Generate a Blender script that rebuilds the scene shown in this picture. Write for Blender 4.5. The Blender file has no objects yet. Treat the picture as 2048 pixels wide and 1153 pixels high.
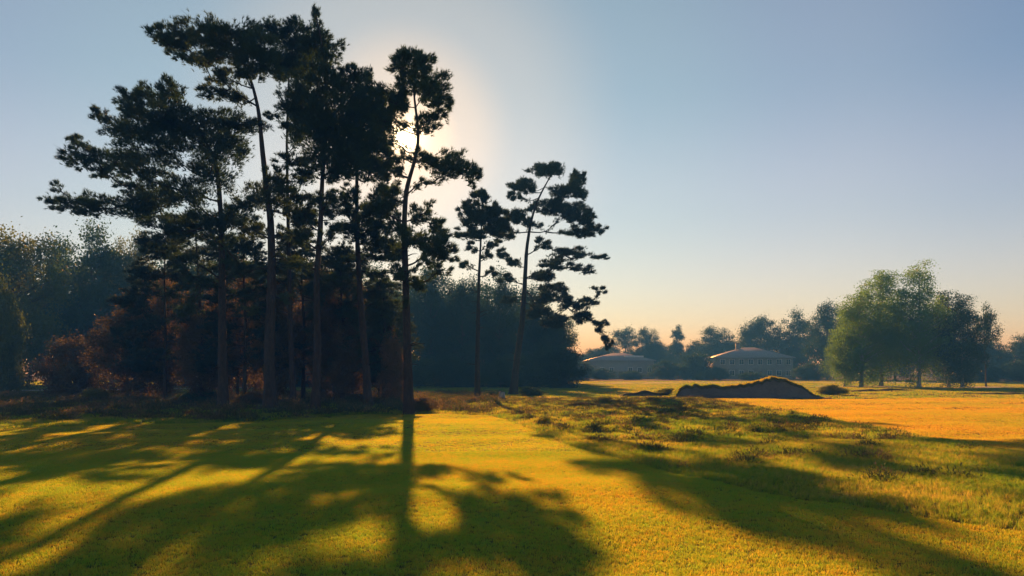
import bpy, math, random
import numpy as np
R = math.radians
scene = bpy.context.scene
COL = scene.collection

# ------------------------------------------------------------------ camera, sky, sun, exposure
F = 1607.0            # focal length in photograph pixels (2048 wide)
HY = 745.0            # horizon row
EYE = 2.0
cam_d = bpy.data.cameras.new('camera'); cam = bpy.data.objects.new('camera', cam_d); COL.objects.link(cam)
cam.location = (0, 0, EYE); cam.rotation_euler = (R(90), 0, 0)
cam_d.sensor_width = 36; cam_d.lens = 36 * F / 2048; cam_d.shift_y = (HY - 576.5) / 2048
cam_d.clip_start = 0.1; cam_d.clip_end = 9000
scene.camera = cam

SV = np.array([810 - 1024, F, HY - 275]); SV = SV / np.linalg.norm(SV)
ELEV = math.asin(SV[2]); AZ = math.atan2(SV[0], SV[1])
world = bpy.data.worlds.new('World'); scene.world = world; world.use_nodes = True
wn, wl = world.node_tree.nodes, world.node_tree.links
wn.clear()
SKY_STRENGTH = 0.05
wo = wn.new('ShaderNodeOutputWorld'); bg = wn.new('ShaderNodeBackground'); sky = wn.new('ShaderNodeTexSky')
sky.sky_type = 'NISHITA'; sky.sun_disc = False; sky.sun_elevation = ELEV; sky.sun_rotation = AZ % (2 * math.pi)
sky.altitude = 0; sky.air_density = 1.1; sky.dust_density = 0.06; sky.ozone_density = 4.0
bg.inputs['Strength'].default_value = SKY_STRENGTH
wl.new(sky.outputs['Color'], bg.inputs['Color'])
# the sun's own disc and the aureole of the air round it
tc = wn.new('ShaderNodeTexCoord'); dt = wn.new('ShaderNodeVectorMath'); dt.operation = 'DOT_PRODUCT'
dt.inputs[1].default_value = tuple(SV); wl.new(tc.outputs['Generated'], dt.inputs[0])
ac = wn.new('ShaderNodeMath'); ac.operation = 'ARCCOSINE'; wl.new(dt.outputs['Value'], ac.inputs[0])
rp = wn.new('ShaderNodeValToRGB'); cr = rp.color_ramp; cr.interpolation = 'EASE'
mr = wn.new('ShaderNodeMapRange'); mr.inputs['From Max'].default_value = R(50); wl.new(ac.outputs[0], mr.inputs['Value'])
wl.new(mr.outputs['Result'], rp.inputs['Fac'])
cr.elements[0].position = 0.0; cr.elements[0].color = (.6, .5, .3, 1)
cr.elements[1].position = 1.0; cr.elements[1].color = (0, 0, 0, 1)
for d_, c in ((.6, (.45, .34, .17)), (1.0, (.15, .095, .03)), (2.2, (.075, .044, .005)), (4, (.046, .028, .001)), (8, (.022, .0165, .001)), (16, (.008, .0092, .001)), (28, (.007, .0058, .0015)), (40, (.001, .001, .0003))):
    e = cr.elements.new(d_ / 50); e.color = (*c, 1)
bg2 = wn.new('ShaderNodeBackground'); bg2.inputs['Strength'].default_value = 6.0
wl.new(rp.outputs['Color'], bg2.inputs['Color'])
ad = wn.new('ShaderNodeAddShader'); wl.new(bg.outputs[0], ad.inputs[0])
wl.new(bg2.outputs[0], ad.inputs[1])
# pale dusty air low over the whole horizon
sx = wn.new('ShaderNodeSeparateXYZ'); wl.new(tc.outputs['Generated'], sx.inputs[0])
rz = wn.new('ShaderNodeValToRGB'); rz.color_ramp.interpolation = 'EASE'; wl.new(sx.outputs['Z'], rz.inputs['Fac'])
ez = rz.color_ramp.elements; ez[0].position = 0; ez[0].color = (.15, .085, .085, 1); ez[1].position = .6; ez[1].color = (0, 0, 0, 1)
for p, c in ((.09, (.14, .075, .07)), (.2, (.09, .052, .045)), (.34, (.035, .025, .022))):
    e = ez.new(p); e.color = (*c, 1)
bg3 = wn.new('ShaderNodeBackground'); bg3.inputs['Strength'].default_value = 1.0; wl.new(rz.outputs['Color'], bg3.inputs['Color'])
ad2 = wn.new('ShaderNodeAddShader'); wl.new(ad.outputs[0], ad2.inputs[0]); wl.new(bg3.outputs[0], ad2.inputs[1])
wl.new(ad2.outputs[0], wo.inputs['Surface'])

sd = bpy.data.lights.new('sun', 'SUN'); so = bpy.data.objects.new('sun', sd); COL.objects.link(so)
sd.energy = 5.0; sd.angle = R(0.55); sd.color = (1.0, 0.47, 0.14)
from mathutils import Vector
so.rotation_euler = Vector(tuple(-SV)).to_track_quat('-Z', 'Y').to_euler()
so.location = tuple(SV * 100)

vs = scene.view_settings
vs.view_transform = 'Standard'; vs.look = 'None'; vs.exposure = 0.95; vs.gamma = 1.0; vs.use_curve_mapping = False
scene.render.film_transparent = False
try:
    scene.cycles.use_denoising = True
    scene.cycles.max_bounces = 8; scene.cycles.diffuse_bounces = 3; scene.cycles.transmission_bounces = 4
    scene.cycles.glossy_bounces = 2; scene.cycles.volume_bounces = 0; scene.cycles.transparent_max_bounces = 4
except Exception:
    pass

# ------------------------------------------------------------------ helpers
rng = np.random.default_rng(7)
def at(px, py, Y): return np.array([(px - 1024) / F * Y, Y, EYE - (py - HY) / F * Y])

_nr = np.random.default_rng(3)
_NW = [(_nr.uniform(0, 6.28, 7), _nr.uniform(0, 6.28, 7), _nr.uniform(.6, 1.7, 7)) for _ in range(12)]
def noise(x, y, s, k=0):
    a, p, f = _NW[k % 12]; o = 0
    for i in range(7):
        o = o + np.sin((x * math.cos(a[i]) + y * math.sin(a[i])) * f[i] / s * 6.283 + p[i])
    return o / 3.0
def sm(a, b, x):
    t = np.clip((x - a) / (b - a), 0, 1); return t * t * (3 - 2 * t)

# the strip of heather between the two fairways: its near and far edge as X at distance Y
EY = np.array([-60, 0, 7, 9.7, 13.1, 22, 30, 40, 52, 60.])
EN = np.array([22, 13, 8.2, 6.2, 3.9, 1.5, .3, -1.5, -4, -7.])
EF = np.array([16, 14, 12.6, 12, 11.6, 12.2, 12.8, 13.6, 13.5, 14.])
def near_edge(y): return np.interp(y, EY, EN)
def far_edge(y): return np.interp(y, EY, EF) + 1.0 * np.maximum(0, 14 - np.asarray(y)) * .35
def strip_mask(x, y):
    return sm(-.3, .9, x - near_edge(y)) * sm(-.3, .9, far_edge(y) - x) * sm(62, 54, y) * sm(-20, 0, y)
def pine_mask(x, y):
    return np.exp(-(((x + 12) / 14) ** 2 + ((y - 46) / 10) ** 2) ** 2)
def gh(x, y):
    x = np.asarray(x, float); y = np.asarray(y, float)
    h = .05 * noise(x, y, 14, 0) + .02 * noise(x, y, 4.5, 1)
    h = h + strip_mask(x, y) * (.15 + .85 * sm(17, 30, y)) * (.05 + .06 * noise(x, y, 2.6, 2) + .04 * noise(x, y, 1.3, 3))
    h = h + pine_mask(x, y) * (.08 * noise(x, y, 3.1, 4) + .05)
    return h * sm(400, 150, np.hypot(x, y))

class MB:
    def __init__(s): s.v = []; s.f3 = []; s.f4 = []; s.n = 0
    def add(s, v, f3=None, f4=None):
        v = np.asarray(v, float).reshape(-1, 3)
        if f3 is not None and len(f3): s.f3.append(np.asarray(f3, np.int64).reshape(-1, 3) + s.n)
        if f4 is not None and len(f4): s.f4.append(np.asarray(f4, np.int64).reshape(-1, 4) + s.n)
        s.v.append(v); s.n += len(v)
    def mesh(s, name, mat=None, smooth=False):
        me = bpy.data.meshes.new(name)
        v = np.concatenate(s.v); f3 = np.concatenate(s.f3) if s.f3 else np.zeros((0, 3), int)
        f4 = np.concatenate(s.f4) if s.f4 else np.zeros((0, 4), int)
        me.vertices.add(len(v)); me.vertices.foreach_set('co', v.ravel().astype(np.float32))
        nl = f3.size + f4.size; me.loops.add(nl)
        me.loops.foreach_set('vertex_index', np.concatenate([f3.ravel(), f4.ravel()]).astype(np.int32))
        st = np.concatenate([np.arange(len(f3)) * 3, f3.size + np.arange(len(f4)) * 4]).astype(np.int32)
        me.polygons.add(len(st)); me.polygons.foreach_set('loop_start', st)
        me.update(calc_edges=True)
        if smooth: me.polygons.foreach_set('use_smooth', np.ones(len(st), bool))
        if mat: me.materials.append(mat)
        return me
    def box(s, x0, x1, y0, y1, z0, z1):
        v = [(x, y, z) for z in (z0, z1) for y in (y0, y1) for x in (x0, x1)]
        s.add(v, f4=[(0, 2, 3, 1), (4, 5, 7, 6), (0, 1, 5, 4), (2, 6, 7, 3), (0, 4, 6, 2), (1, 3, 7, 5)])
    def tube(s, pts, rad, n=8, rough=0.0, cap=True):
        pts = np.asarray(pts, float); rad = np.asarray(rad, float); m = len(pts)
        t = np.gradient(pts, axis=0); t /= np.linalg.norm(t, axis=1)[:, None] + 1e-9
        ref = np.array([0, 1, 0.01]) if abs(t[0][1]) < .8 else np.array([1, 0, 0.01])
        u = np.cross(t, ref); u /= np.linalg.norm(u, axis=1)[:, None] + 1e-9; w = np.cross(t, u)
        a = np.arange(n) / n * 2 * np.pi
        rr = rad[:, None] * (1 + rough * rng.uniform(-1, 1, (m, n)))
        v = pts[:, None] + rr[..., None] * (np.cos(a)[None, :, None] * u[:, None] + np.sin(a)[None, :, None] * w[:, None])
        i = np.arange(m - 1)[:, None] * n; j = np.arange(n)[None]; k = (j + 1) % n
        f = np.stack([i + j, i + k, i + n + k, i + n + j], -1).reshape(-1, 4)
        v = v.reshape(-1, 3)
        f3 = None
        if cap:
            v = np.vstack([v, pts[-1]]); c = m * n; b = (m - 1) * n
            f3 = [(b + q, b + (q + 1) % n, c) for q in range(n)]
        s.add(v, f3, f)

def obj(name, me, parent=None, loc=None):
    o = bpy.data.objects.new(name, me); COL.objects.link(o)
    if parent is not None: o.parent = parent
    if loc is not None: o.location = loc
    return o
def tag(o, label, cat, group=None):
    o['label'] = label; o['category'] = cat
    if group: o['group'] = group
    return o
def thing(name, label, cat, loc, group=None):
    return tag(obj(name, None, None, loc), label, cat, group)
def spline(P, n):
    P = np.asarray(P, float); d = np.r_[0, np.cumsum(np.linalg.norm(np.diff(P, axis=0), axis=1))]
    t = np.linspace(0, d[-1], n); out = np.stack([np.interp(t, d, P[:, i]) for i in range(P.shape[1])], 1)
    for _ in range(2):
        o2 = out.copy(); o2[1:-1] = (out[:-2] + 2 * out[1:-1] + out[2:]) / 4; out = o2
    return out

# ------------------------------------------------------------------ materials
def newmat(name):
    m = bpy.data.materials.new(name); m.use_nodes = True
    nt = m.node_tree; nt.nodes.clear()
    return m, nt.nodes, nt.links, nt.nodes.new('ShaderNodeOutputMaterial')
def nz(n, l, scale, vec=None, detail=4, rough=.6):
    x = n.new('ShaderNodeTexNoise'); x.inputs['Scale'].default_value = scale
    x.inputs['Detail'].default_value = detail; x.inputs['Roughness'].default_value = rough
    if vec: l.new(vec, x.inputs['Vector'])
    return x.outputs['Fac']
def ramp(n, l, fac, stops):
    r = n.new('ShaderNodeValToRGB'); e = r.color_ramp.elements
    e[0].position, e[0].color = stops[0][0], (*stops[0][1], 1); e[1].position, e[1].color = stops[-1][0], (*stops[-1][1], 1)
    for p, c in stops[1:-1]: q = e.new(p); q.color = (*c, 1)
    l.new(fac, r.inputs['Fac']); return r.outputs['Color']
def mix(n, l, fac, a, b, mode='MIX'):
    x = n.new('ShaderNodeMix'); x.data_type = 'RGBA'; x.blend_type = mode
    for s, v in ((x.inputs[0], fac), (x.inputs[6], a), (x.inputs[7], b)):
        if hasattr(v, 'links'): l.new(v, s)
        else: s.default_value = v if isinstance(v, (int, float)) else (*v, 1)
    return x.outputs[2]
def pos(n): return n.new('ShaderNodeNewGeometry').outputs['Position']
def oinfo(n): return n.new('ShaderNodeObjectInfo').outputs['Random']

def leafmat(name, stops, tr_gain=1.3, tr=.4, scale=1.2, gloss=.04):
    """leaf: a diffuse side and light coming through, hue and tone wandering from clump to clump and tree to tree"""
    m, n, l, o = newmat(name)
    f = nz(n, l, scale, pos(n), 3); a = n.new('ShaderNodeMath'); a.operation = 'MULTIPLY_ADD'
    l.new(oinfo(n), a.inputs[0]); a.inputs[1].default_value = .5; b = n.new('ShaderNodeMath'); b.operation = 'MULTIPLY_ADD'
    l.new(f, b.inputs[0]); b.inputs[1].default_value = .9; b.inputs[2].default_value = -.2; l.new(b.outputs[0], a.inputs[2])
    c = ramp(n, l, a.outputs[0], stops)
    d = n.new('ShaderNodeBsdfDiffuse'); l.new(c, d.inputs['Color'])
    t = n.new('ShaderNodeBsdfTranslucent')
    l.new(mix(n, l, 1.0, c, (tr_gain, tr_gain * 1.05, tr_gain * .6), 'MULTIPLY'), t.inputs['Color'])
    mx = n.new('ShaderNodeMixShader'); mx.inputs[0].default_value = tr; l.new(d.outputs[0], mx.inputs[1]); l.new(t.outputs[0], mx.inputs[2])
    g = n.new('ShaderNodeBsdfGlossy'); g.inputs['Roughness'].default_value = .45; g.inputs['Color'].default_value = (.7, .7, .7, 1)
    m2 = n.new('ShaderNodeMixShader'); m2.inputs[0].default_value = gloss; l.new(mx.outputs[0], m2.inputs[1]); l.new(g.outputs[0], m2.inputs[2])
    l.new(m2.outputs[0], o.inputs['Surface']); return m

def barkmat(name, c1, c2, c3, sc=3.0):
    m, n, l, o = newmat(name)
    mp = n.new('ShaderNodeMapping'); mp.inputs['Scale'].default_value = (4, 4, 1); l.new(pos(n), mp.inputs['Vector'])
    f = nz(n, l, sc, mp.outputs[0], 6, .7); c = ramp(n, l, f, [(.3, c1), (.5, c2), (.72, c3)])
    p = n.new('ShaderNodeBsdfPrincipled'); l.new(c, p.inputs['Base Color']); p.inputs['Roughness'].default_value = .9
    bm = n.new('ShaderNodeBump'); bm.inputs['Strength'].default_value = .8; bm.inputs['Distance'].default_value = .05
    l.new(f, bm.inputs['Height']); l.new(bm.outputs[0], p.inputs['Normal']); l.new(p.outputs[0], o.inputs['Surface']); return m

def groundmat(name, stops, s1=.25, s2=9, bump=.6, c2=(.06, .05, .025), amt=.5):
    m, n, l, o = newmat(name); P = pos(n)
    c = ramp(n, l, nz(n, l, s1, P, 5, .65), stops)
    c = mix(n, l, amt, c, ramp(n, l, nz(n, l, s2, P, 6, .75), [(.3, c2), (.7, stops[-1][1])]))
    p = n.new('ShaderNodeBsdfPrincipled'); l.new(c, p.inputs['Base Color']); p.inputs['Roughness'].default_value = .95
    p.inputs['Specular IOR Level'].default_value = .1
    bm = n.new('ShaderNodeBump'); bm.inputs['Strength'].default_value = bump; bm.inputs['Distance'].default_value = .06
    l.new(nz(n, l, 14, P, 8, .75), bm.inputs['Height']); l.new(bm.outputs[0], p.inputs['Normal'])
    l.new(p.outputs[0], o.inputs['Surface']); return m
def plainmat(name, c1, c2, sc=2.0, rough=.8, spec=.3):
    m, n, l, o = newmat(name)
    p = n.new('ShaderNodeBsdfPrincipled'); l.new(ramp(n, l, nz(n, l, sc, pos(n), 5), [(.3, c1), (.7, c2)]), p.inputs['Base Color'])
    p.inputs['Roughness'].default_value = rough; p.inputs['Specular IOR Level'].default_value = spec
    l.new(p.outputs[0], o.inputs['Surface']); return m

M_NEEDLE = leafmat('pine_needles', [(.2, (.016, .036, .024)), (.5, (.03, .056, .03)), (.85, (.055, .08, .033))], 2.4, .48)
M_NEEDLE2 = leafmat('blue_pine_needles', [(.2, (.02, .045, .04)), (.5, (.035, .065, .05)), (.85, (.06, .095, .055))], 1.3, .35)
M_BIRCH = leafmat('birch_leaves', [(.15, (.045, .095, .022)), (.5, (.07, .14, .032)), (.85, (.085, .155, .04))], 2.5, .6)
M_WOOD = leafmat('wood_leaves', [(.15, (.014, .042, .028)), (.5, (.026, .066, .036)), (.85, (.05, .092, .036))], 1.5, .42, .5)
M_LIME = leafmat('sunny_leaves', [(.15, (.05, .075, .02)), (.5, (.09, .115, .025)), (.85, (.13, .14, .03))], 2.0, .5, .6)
M_RUSSET = leafmat('russet_leaves', [(.15, (.035, .04, .02)), (.4, (.075, .06, .03)), (.65, (.13, .088, .05)), (.85, (.19, .105, .065))], 1.6, .45, .9)
M_HEATH = leafmat('heather_sprigs', [(.1, (.03, .06, .028)), (.45, (.06, .08, .03)), (.65, (.14, .10, .06)), (.9, (.24, .17, .11))], 1.5, .5, .6)
M_BARK = barkmat('pine_bark', (.014, .011, .009), (.035, .026, .021), (.075, .052, .04))
M_BARK2 = barkmat('grey_bark', (.03, .028, .024), (.07, .062, .05), (.12, .11, .09))
M_BIRCHBARK = barkmat('birch_bark', (.06, .055, .05), (.30, .28, .25), (.5, .48, .44), 1.6)
M_GROUND = groundmat('rough_ground', [(.3, (.028, .045, .014)), (.5, (.06, .065, .02)), (.7, (.12, .095, .04))], .2, 9, .6, (.03, .028, .015))
M_FAIR = groundmat('fairway_ground', [(.3, (.03, .055, .016)), (.5, (.05, .06, .017)), (.7, (.075, .065, .02))], .18, 9, .4, (.035, .035, .014), .35)
M_PATH = groundmat('path_gravel', [(.3, (.5, .48, .42)), (.7, (.64, .61, .55))], .4, 6, .4, (.3, .27, .22), .4)
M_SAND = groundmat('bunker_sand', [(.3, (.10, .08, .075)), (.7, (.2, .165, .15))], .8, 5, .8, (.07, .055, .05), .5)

def grassmat(name, stops, tr_tint, s1, rnd=.45, tr=.55):
    m, n, l, o = newmat(name); P = pos(n)
    f = nz(n, l, s1, P, 5, .6); f2 = nz(n, l, 1.6, P, 3, .6)
    a = n.new('ShaderNodeMath'); a.operation = 'MULTIPLY_ADD'; l.new(f2, a.inputs[0]); a.inputs[1].default_value = .5; a.inputs[2].default_value = -.25
    b = n.new('ShaderNodeMath'); b.operation = 'ADD'; l.new(f, b.inputs[0]); l.new(a.outputs[0], b.inputs[1])
    c_ = n.new('ShaderNodeMath'); c_.operation = 'MULTIPLY_ADD'; l.new(oinfo(n), c_.inputs[0]); c_.inputs[1].default_value = rnd; c_.inputs[2].default_value = -rnd / 2
    e = n.new('ShaderNodeMath'); e.operation = 'ADD'; l.new(b.outputs[0], e.inputs[0]); l.new(c_.outputs[0], e.inputs[1])
    c = ramp(n, l, e.outputs[0], stops)
    d = n.new('ShaderNodeBsdfDiffuse'); l.new(c, d.inputs['Color'])
    t = n.new('ShaderNodeBsdfTranslucent'); l.new(mix(n, l, 1.0, c, tr_tint, 'MULTIPLY'), t.inputs['Color'])
    mx = n.new('ShaderNodeMixShader'); mx.inputs[0].default_value = tr; l.new(d.outputs[0], mx.inputs[1]); l.new(t.outputs[0], mx.inputs[2])
    l.new(mx.outputs[0], o.inputs['Surface']); return m
M_GFAIR = grassmat('fairway_grass', [(.28, (.035, .085, .022)), (.42, (.05, .088, .022)), (.58, (.062, .086, .022)), (.75, (.082, .078, .024))], (10.6, 7.8, 2.6), .11, tr=.65)
M_GFAR = grassmat('far_fairway_grass', [(.28, (.05, .085, .022)), (.48, (.066, .084, .022)), (.75, (.085, .076, .024))], (10.8, 7.2, 2.6), .11, tr=.65)
M_GROUGH = grassmat('rough_grass', [(.28, (.028, .068, .02)), (.45, (.045, .078, .022)), (.6, (.066, .084, .026)), (.78, (.095, .09, .05))], (8.2, 6.9, 2.2), .25, tr=.6)

# ------------------------------------------------------------------ ground
def axis(n, mx, k): t = np.linspace(-1, 1, n); return mx * np.sinh(k * t) / math.sinh(k)
gx = axis(261, 900, 6.5); gy = np.sort(np.r_[axis(200, 900, 5.5), np.linspace(5, 70, 190)])
X, Yg = np.meshgrid(gx, gy); Z = gh(X, Yg)
nx, ny = len(gx), len(gy)
i = np.arange(ny - 1)[:, None] * nx; j = np.arange(nx - 1)[None]
mb = MB(); mb.add(np.stack([X, Yg, Z], -1).reshape(-1, 3), f4=np.stack([i + j, i + j + 1, i + nx + j + 1, i + nx + j], -1).reshape(-1, 4))
g = obj('ground', mb.mesh('ground', M_GROUND, True)); g['kind'] = 'structure'

def strip(name, ys, xl, xr, mat, lift, nu=60):
    ys = np.asarray(ys); u = np.linspace(0, 1, nu)[None]
    x = xl[:, None] * (1 - u) + xr[:, None] * u; y = np.repeat(ys[:, None], nu, 1)
    m = len(ys); ii = np.arange(m - 1)[:, None] * nu; jj = np.arange(nu - 1)[None]
    b = MB(); b.add(np.stack([x, y, gh(x, y) + lift], -1).reshape(-1, 3), f4=np.stack([ii + jj, ii + jj + 1, ii + nu + jj + 1, ii + nu + jj], -1).reshape(-1, 4))
    o = obj(name, b.mesh(name, mat, True)); o['kind'] = 'structure'; return o
ys = np.linspace(-12, 41, 130)
strip('fairway', ys, -26 + np.maximum(0, ys - 21) * 1.3 + 1.6 * noise(ys * 0, ys, 9, 5), near_edge(ys) - .1 + .12 * noise(ys, ys, 3, 6), M_FAIR, .03, 110)
ys = np.linspace(-5, 60, 110)
strip('fairway', ys, far_edge(ys) + .1 * noise(ys, ys, 3, 7), 75 + 0 * ys, M_FAIR, .03, 90)
def path(name, P, w, mat):
    P = spline(P, 90); d = np.gradient(P, axis=0); nrm = np.stack([-d[:, 1], d[:, 0]], 1); nrm /= np.linalg.norm(nrm, axis=1)[:, None]
    u = np.linspace(-.5, .5, 7); ww = w * (1 + .12 * noise(P[:, 0], P[:, 1], 6, 8))
    xy = P[:, None] + nrm[:, None] * (u[None, :, None] * ww[:, None, None])
    z = gh(xy[..., 0], xy[..., 1]) + .05
    m = len(P); ii = np.arange(m - 1)[:, None] * 7; jj = np.arange(6)[None]
    b = MB(); b.add(np.concatenate([xy, z[..., None]], -1).reshape(-1, 3), f4=np.stack([ii + jj, ii + jj + 1, ii + 8 + jj, ii + 7 + jj], -1).reshape(-1, 4))
    o = obj(name, b.mesh(name, mat, True)); o['kind'] = 'structure'; return o
path('path', [(-95, 80), (-54, 85), (-38, 98), (-10, 128), (12, 141), (36, 150), (58, 151), (110, 140)], 4.2, M_PATH)
path('path', [(38, 118), (50, 108), (70, 104), (120, 101)], 5.0, M_PATH)

# ------------------------------------------------------------------ haze
hz = MB(); hz.box(-930, 930, -930, 930, -1.2, 30)
mh, n, l, o = newmat('haze_air'); pv = n.new('ShaderNodeVolumePrincipled')
pv.inputs['Color'].default_value = (.14, .54, 1.0, 1); pv.inputs['Density'].default_value = .0020; pv.inputs['Anisotropy'].default_value = -.35; pv.inputs['Absorption Color'].default_value = (1, 1, 1, 1)
l.new(pv.outputs[0], o.inputs['Volume'])
ho = obj('haze', hz.mesh('haze', mh)); ho['kind'] = 'stuff'

# ------------------------------------------------------------------ foliage shapes
def needles(b, P, A, L, w, k, r):
    """k thin needles fanning out of each shoot point P along axis A"""
    n_ = len(P); P = np.repeat(P, k, 0); A = np.repeat(A, k, 0)
    d = A + r.normal(0, .42, (n_ * k, 3)); d /= np.linalg.norm(d, axis=1)[:, None]
    q = np.cross(d, r.normal(0, 1, (n_ * k, 3))); q /= np.linalg.norm(q, axis=1)[:, None] + 1e-9
    ln = L * r.uniform(.6, 1.25, (n_ * k, 1)); P = P - d * ln * .15
    v = np.stack([P - q * w / 2, P + q * w / 2, P + d * ln], 1).reshape(-1, 3)
    b.add(v, f3=np.arange(n_ * k * 3).reshape(-1, 3))
def leaves(b, P, s, r, flat=.35, asp=.7):
    n_ = len(P); d = r.normal(0, 1, (n_, 3)); d[:, 2] *= flat + .3; d /= np.linalg.norm(d, axis=1)[:, None]
    q = np.cross(d, r.normal(0, 1, (n_, 3))); q /= np.linalg.norm(q, axis=1)[:, None] + 1e-9
    ss = s * r.uniform(.6, 1.3, (n_, 1)); a = d * ss / 2; c = q * ss * asp / 2
    v = np.stack([P - a, P + c, P + a, P - c], 1).reshape(-1, 3)
    b.add(v, f4=np.arange(n_ * 4).reshape(-1, 4))

def pine(label, Y, path_px, r0, pads, L=.24, w=.03, dens=120, k=9, seed=0, rise=.22, mat=None, depth=1.0, clones=1, group='tall pines on the rough'):
    r = np.random.default_rng(seed)
    T = np.array([at(x, y, Y) for x, y in path_px]); 
    base = T[0].copy(); base[2] = float(gh(base[0], base[1]))
    T[0, 2] = base[2] - .15
    T[:, 1] += np.r_[0, r.normal(0, .18, len(T) - 1)]
    root = thing('pine_tree', label, 'tree', tuple(base), group)
    S = spline(T, 40); h = (S[:, 2] - S[0, 2]) / (S[-1, 2] - S[0, 2])
    rad = r0 * (1 - .86 * h ** 1.1) + r0 * .55 * np.exp(-h * 26)
    b = MB(); b.tube(S - base, rad, 12, .07)
    for q in range(9):                                           # dead branch stubs on the bare stem
        kq = r.integers(5, 22); aq = r.uniform(0, 6.28); dq = np.array([math.cos(aq), math.sin(aq), r.uniform(-.1, .5)]); lq = r.uniform(.25, 1.1)
        b.tube(np.stack([S[kq] - base, S[kq] - base + dq * lq * .6, S[kq] - base + dq * lq + np.array([0, 0, -.08])]), [.035, .022, .008], 5)
    trunk = obj('trunk', b.mesh('pine_trunk', M_BARK, True), root)
    cb = MB(); s = Y / F; xm = np.mean([p[0] for p in pads]); hw = max(abs(p[0] - xm) for p in pads) * s + 1
    LP = [S[::2]]
    for pd in sorted(pads, key=lambda p: abs((p[0] - 1024) * s - np.interp(EYE - (p[1] - HY) * s, S[:, 2], S[:, 0]))):
        px, py, rx, ry = pd[0], pd[1], pd[2] * 1.12, pd[3] * 1.28 + 2; rs = pd[4] if len(pd) > 4 else rise
        rxm, rym = rx * s, ry * s
        span = math.sqrt(max(.05, 1 - ((px - xm) * s / hw) ** 2)) * hw * .62 * depth
        offs = [r.uniform(-.45, .45) * span]
        if rx * ry > 330: offs += [r.uniform(.35, 1) * span * q for q in ((1, -1) if clones > 1 else (r.choice([-1, 1]),))]
        for ci, dy in enumerate(offs):
            sc = 1 + dy / Y; c = at(px, py, Y) ; c = np.array([c[0] * sc, Y + dy, EYE + (c[2] - EYE) * sc])
            if ci: c += np.array([r.normal(0, .25) * rxm, 0, r.normal(0, .25) * rym])
            # limb from the trunk
            hd = math.hypot(c[0] - S[0, 0], c[1] - Y); za = np.clip(c[2] - rs * hd - .2, S[0, 2] + 2, S[-1, 2] - .1)
            ia = int(np.argmin(abs(S[:, 2] - za))); a = S[ia]
            if len(LP) > 1:                                      # fork from a nearer bough where one leads this way
                Q = np.concatenate(LP[1:]); dq = Q - c; ok = (np.abs(Q[:, 0] - np.interp(Q[:, 2], S[:, 2], S[:, 0])) < hd * .85) & (dq[:, 2] < .3 + (rs < 0) * 2)
                if ok.any():
                    kq = np.argmin(np.where(ok, np.linalg.norm(dq * np.array([1, 1, 1.6]), axis=1), 1e9))
                    if np.linalg.norm(dq[kq]) < np.linalg.norm(c - a) * .8: a = Q[kq]
            ln = np.linalg.norm(c - a)
            m1 = a + (c - a) * .35 + np.array([0, 0, -.07 * ln * (1 if rs >= 0 else -1)]) + r.normal(0, .06 * ln, 3); m2 = a + (c - a) * .7 + r.normal(0, .06 * ln, 3)
            lp = spline([a, m1, m2, c], 9); lr = np.linspace(min(rad[ia] * .5, .03 + .014 * ln), .012, 9)
            LP.append(lp[2:])
            lb = MB(); lb.tube(lp - base, lr, 6)
            for q in range(5):                                   # side twigs inside the pad
                st = lp[r.integers(5, 9)]; en = c + np.clip(r.normal(0, .5, 3), -.8, .8) * np.array([rxm, rxm * .8, rym])
                lb.tube(spline([st, (st + en) / 2 + r.normal(0, .06, 3), en], 4) - base, np.linspace(.014, .005, 4), 3, cap=False)
            obj('limb', lb.mesh('pine_limb', M_BARK, True), trunk)
            # needle shoots: loose sub-clusters filling the pad
            nsub = max(4, int(rxm * rym * 11 + 3)); cs = r.normal(0, 1, (nsub, 3)); cs /= np.linalg.norm(cs, axis=1)[:, None]; cs *= r.uniform(.15, .9, (nsub, 1)) ** .6
            nt = int(max(14, dens * math.pi * rxm * rym)); wh = r.integers(0, nsub, nt)
            e = cs[wh] + r.normal(0, .13, (nt, 3)); e[:, 2] *= .95
            P = c + e * np.array([rxm, max(rxm * .85, .3), rym])
            out = P - (a + np.array([0, 0, (c[2] - a[2]) * .3])); out /= np.linalg.norm(out, axis=1)[:, None] + 1e-6
            A = out * .75 + np.array([0, 0, .55 if rs >= 0 else .1]) + (cs[wh] * .35) + r.normal(0, .25, (nt, 3))
            A /= np.linalg.norm(A, axis=1)[:, None]
            needles(cb, P - base, A, L, w, k, r)
            na_ = int(10 + 16 * ln)                              # shoots along the outer bough
            t_ = r.uniform(.35, 1, na_); Pb = np.stack([np.interp(t_, np.linspace(0, 1, 9), lp[:, q]) for q in range(3)], 1) + r.normal(0, .12, (na_, 3))
            Ab = (c - a) / ln * .8 + np.array([0, 0, .5]) + r.normal(0, .35, (na_, 3)); Ab /= np.linalg.norm(Ab, axis=1)[:, None]
            needles(cb, Pb - base, Ab, L, w, k, r)
    obj('crown', cb.mesh('pine_crown', mat or M_NEEDLE), root)
    return root

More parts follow.
